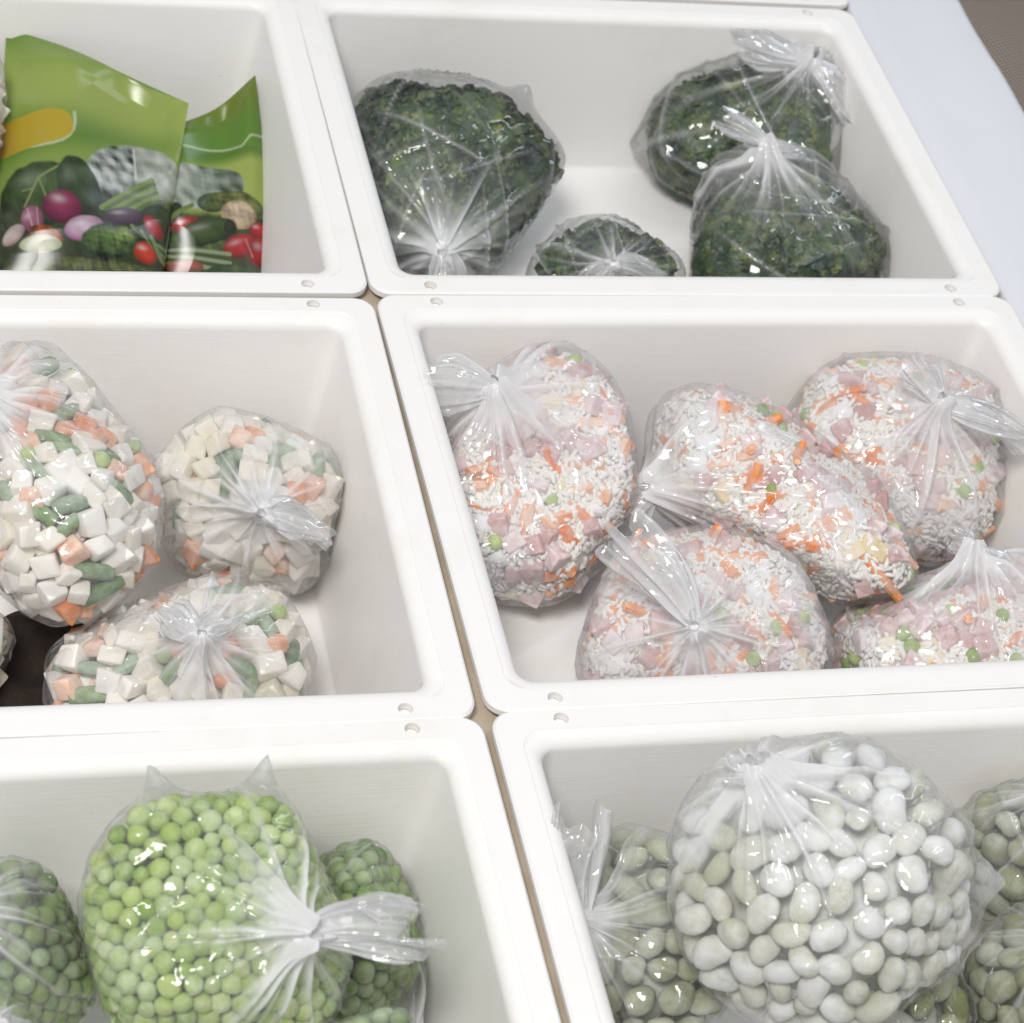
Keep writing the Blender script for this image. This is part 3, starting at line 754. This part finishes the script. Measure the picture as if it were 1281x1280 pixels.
make_bag(b_['sB'], 'spinach_bag', 'small flat bag of spinach by the tray front', 'bag', G_SPIN, (765,336), [(740,350,.010,.2), (820,318,.010,.2)], None, 'film_clear', leaves=3000, creases=30, hug=0, dip=.011, ch=1.5, pleats=52, gather=.8)
make_bag(b_['sC'], 'spinach_bag', 'bag of spinach with wide bunched top in the tray corner', 'bag', G_SPIN, (1002,92), [(930,58,.016,.2), (1078,118,.014,.15)], None, 'film_clear', leaves=4600, creases=40, hug=0, dip=.011, ch=1.5, pleats=52, gather=.8, ears=[(770,180,.010,.15)])
make_bag(b_['sD'], 'spinach_bag', 'bag of spinach with two rabbit ear ends above its knot', 'bag', G_SPIN, (966,208), [(906,146,.009,.25), (1000,190,.008,.3)], None, 'film_clear', leaves=4200, creases=40, hug=0, dip=.011, ch=1.5, pleats=52, gather=.8, rise=.014)
make_bag(b_['lA'], 'diced_vegetable_bag', 'pale hazy bag just showing beside the printed green pouch', 'bag', None, (-90,90), None, {'potato': 1}, 'film_hazy', hug=.5)

dk = B('L2', (48,838), (105,72), 0, .012, .0, seed=31)  # flat dark body put here to read as deep shade between the bags
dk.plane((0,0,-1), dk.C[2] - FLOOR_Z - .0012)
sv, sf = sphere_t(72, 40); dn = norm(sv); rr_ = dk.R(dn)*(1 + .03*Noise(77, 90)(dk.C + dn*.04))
rt = thing('shade_patch', (dk.C[0], dk.C[1], FLOOR_Z), 'flat dark brown shape standing in for shade on the tray floor under the tall diced vegetable bag', 'bag')
put('shade_skin', mesh_np('shade_skin', dk.C + dn*rr_[:,None] - np.array([dk.C[0], dk.C[1], FLOOR_Z]), sf, M['shade_skin']), rt)

# ------------------------------------------------------------------ printed pouches
def ell(X, Y, cx, cy, rx, ry, a=0):
    a = math.radians(a); dx, dy = X-cx, Y-cy
    p = (dx*math.cos(a)+dy*math.sin(a))/rx; q = (-dx*math.sin(a)+dy*math.cos(a))/ry
    return p*p+q*q, p, q
class Art:
    def __init__(s, X, Y):
        s.X, s.Y = X, Y; s.c = np.zeros(X.shape+(3,)); s.P3 = np.stack([X.ravel(), Y.ravel(), 0*X.ravel()], 1)
        s.n1 = Noise(301, .35)(s.P3).reshape(X.shape); s.n2 = Noise(302, .9)(s.P3).reshape(X.shape); s.n3 = Noise(303, .10)(s.P3).reshape(X.shape)
    def blend(s, m, c): s.c = s.c*(1-m[...,None]) + np.asarray(c)*m[...,None]
    def veg(s, cx, cy, rx, ry, a, c, dark, hi=.0, tex=0, rim=.9):
        """a pictured vegetable: round form, darker rim, glint"""
        e, p, q = ell(s.X, s.Y, cx, cy, rx, ry, a); e = e*(1+.10*s.n3+.06*s.n1)
        m = np.clip((1-e)*6, 0, 1); g = np.clip(e*rim + .35*q, 0, 1)[...,None]
        cc = (np.asarray(c)*(1-g) + np.asarray(dark)*g)*(1+.16*s.n1+.10*s.n3)[...,None]
        if tex: cc = cc*(1 + tex*(s.n1*.6+s.n2*.6)[...,None])
        if hi:
            h = np.exp(-(((p+.25)/.35)**2 + ((q+.4)/.22)**2))[...,None]; cc = cc*(1-hi*h) + hi*h
        s.c = s.c*(1-m[...,None]) + np.clip(cc, 0, 1)*m[...,None]
    def line(s, pts, w, c, alpha=1):
        best = np.full(s.X.shape, 1e9)
        for (x0,y0), (x1,y1) in zip(pts[:-1], pts[1:]):
            dx, dy = x1-x0, y1-y0; t = np.clip(((s.X-x0)*dx+(s.Y-y0)*dy)/(dx*dx+dy*dy), 0, 1)
            best = np.minimum(best, np.hypot(s.X-x0-t*dx, s.Y-y0-t*dy))
        s.blend(np.clip(w-best+.5, 0, 1)*alpha, c)
def sst(x, a, b): t = np.clip((x-a)/(b-a), 0, 1); return t*t*(3-2*t)
GL, GD, GM = np.array([.42,.52,.12]), np.array([.10,.22,.025]), np.array([.22,.37,.06])
RED, PUR, WHT, DKG = (.50,.02,.02), (.10,.012,.03), (.72,.70,.62), (.02,.045,.012)
def art_left(X, Y):
    A = Art(X, Y); Yc = Y - .12*X
    A.c[:] = GM*.9
    A.blend(sst(Yc, 40, 105)*(1-sst(Yc, 118, 185))*.85, GL)
    A.blend(sst(Yc, 135, 205), GD*1.25)
    A.blend(sst(-Y-.5*X, -75, -35)*.5, GD)
    e, p, q = ell(X, Y, 38, 183, 56, 26, -6); m = np.clip((1-(np.abs(p)**3+np.abs(q)**3))*8, 0, 1)
    A.line([(94,160), (95,175), (93,186), (88,196), (80,203), (68,207), (50,208), (5,205)], 2.0, (.7,.75,.5), .8)
    A.blend(m, (.58,.43,.03)); A.blend(m*sst(-X, -30, 0), (.46,.26,.02))
    A.blend(sst(Y+.15*X, 205, 240)*.6, GL*.9)
    # clear window on frosty florets
    e, p, q = ell(X, Y, 165, 238, 62, 48, -25); m = np.clip((1-e)*7, 0, 1)
    A.blend(m, (.30,.34,.30)); A.c += (m*(.30*A.n1+.08*A.n2+.20*A.n3))[...,None]; A.c = np.clip(A.c, .02, 1)
    m2 = m*sst(X, 166, 172); A.blend(m2*.55, (.50,.54,.44))
    A.line([(167,195), (170,240)], 1.4, (.75,.77,.72), .8)
    A.blend(sst(Y + 6*A.n3 + 4*A.n1 + .10*np.abs(X-60), 268, 282)*.95, (.022,.038,.014)); A.c *= (1+.22*A.n1+.15*A.n2)[...,None]*sst(Y, 255, 285)[...,None] + (1-sst(Y, 255, 285))[...,None]
    A.veg(50, 268, 50, 42, 5, (.06,.11,.03), (.015,.03,.01), .12, .25)
    A.line([(28,290), (50,250), (85,235)], 1.4, (.30,.36,.14), .8); A.line([(50,250), (60,275)], 1.2, (.28,.34,.12), .7); A.line([(42,262), (30,262)], 1.1, (.28,.34,.12), .7)
    A.veg(100, 262, 26, 40, -25, (.045,.085,.025), (.012,.022,.01), .1, .25)
    A.veg(150, 300, 46, 22, 0, (.03,.05,.015), (.01,.015,.008), 0, .3)
    for k in range(6): A.line([(128+k*6, 284+k*1.2), (158+k*6, 262+k*1.0), (190+k*2, 238+k*5)], 3.2-.2*k, [(.22,.30,.07), (.10,.17,.04)][k%2])
    A.veg(20, 300, 26, 20, 0, (.05,.07,.03), (.015,.02,.01), 0, .3)
    A.veg(79, 286, 25, 20, 15, (.30,.03,.10), (.09,.008,.03), .35)
    A.veg(42, 298, 14, 17, -25, (.42,.16,.24), (.16,.04,.09), .3)
    A.line([(36,285), (44,312)], .9, (.7,.5,.55), .7); A.line([(48,285), (50,312)], .8, (.7,.5,.55), .5)
    A.veg(18, 313, 16, 11, -30, (.66,.55,.52), (.30,.18,.18), .3)
    A.veg(60, 318, 22, 10, 20, (.45,.10,.02), (.18,.05,.01), 0, .6)
    A.veg(106, 310, 25, 14, -12, (.70,.52,.62), (.36,.12,.26), .35)
    A.veg(155, 290, 25, 11, -10, (.10,.05,.09), (.03,.015,.03), .3)
    A.veg(192, 296, 10, 16, -40, RED, (.2,.01,.01), .35)
    A.veg(140, 321, 38, 19, -6, (.10,.17,.05), (.02,.045,.015), 0, .75)
    A.veg(155, 312, 18, 10, 0, (.20,.27,.08), (.06,.11,.03), 0, .7)
    A.veg(52, 327, 28, 10, 3, (.62,.62,.46), (.40,.44,.25), .2)
    A.veg(182, 328, 16, 13, 0, (.60,.05,.02), (.28,.02,.01), .4)
    for k in range(5): A.line([(165+k*6, 300+k*2), (190+k*3, 315+k*4), (225, 322+k*6)], 2.4, [(.20,.27,.11), (.05,.09,.03)][k%2])
    A.veg(100, 352, 130, 12, 0, (.10,.12,.04), (.03,.04,.02), 0, .7)
    return A.c*.66
def art_right(X, Y):
    A = Art(X, Y)
    A.c[:] = GD*1.35
    A.blend((1-sst(Y+.25*(X-280), 120, 175))*.8, (.20,.26,.02))
    A.line([(205,188), (235,190), (270,188), (305,190), (316,178), (330,176)], 1.6, (.55,.65,.40), .9)
    A.blend(sst(Y+.22*(X-270), 196, 224)*.95, GL*1.0); A.blend(sst(Y, 188, 195)*(1-sst(Y, 196, 214))*.7, GD)
    e, p, q = ell(X, Y, 252, 245, 58, 32, 4); m = np.clip((1-(np.abs(p)**2.6+np.abs(q)**2.6))*7, 0, 1)
    A.blend(m, (.33,.38,.32)); A.c += (m*(.16*A.n3+.20*A.n1+.05*A.n2))[...,None]; A.c = np.clip(A.c, .02, 1)
    A.blend(m*sst(p, .2, 1)*.5, (.10,.13,.10))
    A.blend(sst(Y + 6*A.n3 + 4*A.n1, 276, 288)*.95, (.025,.040,.014)); A.c *= (1+.22*A.n1+.15*A.n2)[...,None]*sst(Y, 262, 288)[...,None] + (1-sst(Y, 262, 288))[...,None]
    A.veg(215, 285, 22, 16, -40, (.03,.05,.015), (.012,.02,.008), 0, .3)
    A.line([(205,295), (225,282), (245,272)], 3, (.16,.24,.06)); A.line([(215,300), (240,285)], 2.4, (.07,.12,.03))
    A.veg(272, 266, 22, 14, -10, (.10,.14,.04), (.03,.05,.02), 0, .4)
    A.veg(300, 268, 36, 16, 12, (.17,.20,.06), (.05,.08,.02), 0, .5)
    A.veg(302, 282, 23, 18, 10, (.62,.50,.36), (.36,.26,.14), 0, .35)
    A.veg(236, 295, 19, 9, -10, RED, (.22,.01,.01), .4)
    A.veg(255, 318, 55, 12, 8, (.10,.15,.05), (.03,.05,.02), 0, .5)
    A.veg(325, 298, 11, 10, 0, (.48,.02,.02), (.2,.01,.01), .4)
    A.veg(262, 303, 40, 16, -14, (.06,.10,.025), (.015,.03,.01), .22, .1)
    A.veg(291, 297, 8, 9, 0, (.03,.04,.02), (.012,.02,.01), 0)
    A.veg(304, 318, 24, 14, -18, (.50,.02,.025), (.16,.008,.01), .3)
    A.veg(326, 325, 14, 20, 10, (.44,.02,.02), (.13,.006,.008), .3)
    A.line([(310,310), (318,330)], 1.2, (.75,.3,.3), .6)
    for k in range(5): A.line([(170, 300+k*8), (210+k*4, 322+k*4), (290, 328+k*5)], 2.2, [(.32,.38,.22), (.06,.10,.03)][k%2])
    A.veg(232, 341, 26, 7, 4, (.42,.10,.06), (.2,.05,.03), .2)
    A.veg(300, 346, 40, 8, 0, (.05,.09,.03), (.02,.03,.01), 0, .4)
    return A.c*.66
def pouch(name, corners, depths, art, thick, label, seed, curve=0, nu=230, nv=280):
    """sealed pillow pouch: printed face, plain back, crimped top; corners TL, TR, BR, BL"""
    C3 = [at(u, v, z) for (u, v), z in zip(corners, depths)]
    U, Vv = np.meshgrid(np.linspace(0, 1, nu), np.linspace(0, 1, nv))
    bl = lambda q: (((1-U)*(1-Vv))[...,None]*q[0] + (U*(1-Vv))[...,None]*q[1] + (U*Vv)[...,None]*q[2] + ((1-U)*Vv)[...,None]*q[3])
    P = bl([np.asarray(c) for c in C3]); px = bl([np.array(c, float) for c in corners])
    n = norm(np.cross(C3[1]-C3[0], C3[3]-C3[0])); n = n*np.sign(n@BACK)
    bulge = (np.clip(np.sin(math.pi*U), 0, 1)**.55)*(np.clip(np.sin(math.pi*np.clip(Vv*.92+.0, 0, 1)), 0, 1)**.6)*(.35+.65*sst(Vv, .1, .6))
    nzA, nzB = Noise(seed, 30), Noise(seed+1, 75)
    w = (nzA(P.reshape(-1,3))*.0048 + (.5-np.abs(nzB(P.reshape(-1,3))))*.0022).reshape(U.shape)
    edge = np.minimum(np.minimum(U, 1-U), np.minimum(Vv, 1-Vv))
    w = w*np.clip(edge*6+.3, 0, 1)
    side = norm(C3[1]-C3[0])
    topc = norm(C3[0]-C3[3])*(curve*np.sin(math.pi*U)*(1-Vv)**2)[...,None]
    w = w + .008*np.sin(2*math.pi*1.25*U + seed)*(1-Vv)**1.5*np.clip(edge*9+.25, 0, 1)
    front = P + n*(bulge*thick + w)[...,None] + topc
    back = P - n*(bulge*thick*.5 - w*.6 + .0006)[...,None] + topc
    base = C3[3]*.5 + C3[2]*.5
    root = thing(name, base, label, 'pouch', 'printed green vegetable pouches')
    idx = np.arange(nu*nv).reshape(nv, nu)
    Fq = np.stack([idx[:-1,:-1], idx[1:,:-1], idx[1:,1:], idx[:-1,1:]], -1).reshape(-1,4)
    c = np.clip(art(px[...,0], px[...,1]), 0, 1)
    for nm, G, cc in (('printed_face', front, c), ('back_face', back, np.broadcast_to(np.array([.16,.26,.05]), c.shape))):
        me = mesh_np(nm, G.reshape(-1,3) - base, Fq, M['print'])
        a = me.color_attributes.new('print', 'FLOAT_COLOR', 'POINT')
        a.data.foreach_set('color', np.concatenate([cc.reshape(-1,3), np.ones((nu*nv,1))], 1).astype(np.float32).ravel())
        put(nm, me, root)
    return root
pouch('printed_pouch', [(8,34), (236,128), (200,372), (-14,372)], [-.028, -.036, -.098, -.098], art_left, .024,
      'bright green printed pouch with yellow patch and pictured onions and broccoli', 401, .003)
pouch('printed_pouch', [(196,168), (320,96), (352,380), (186,380)], [-.060, -.030, -.108, -.108], art_right, .016,
      'dark green printed pouch with pictured red peppers and courgette, tucked behind the brighter pouch', 402, -.006)
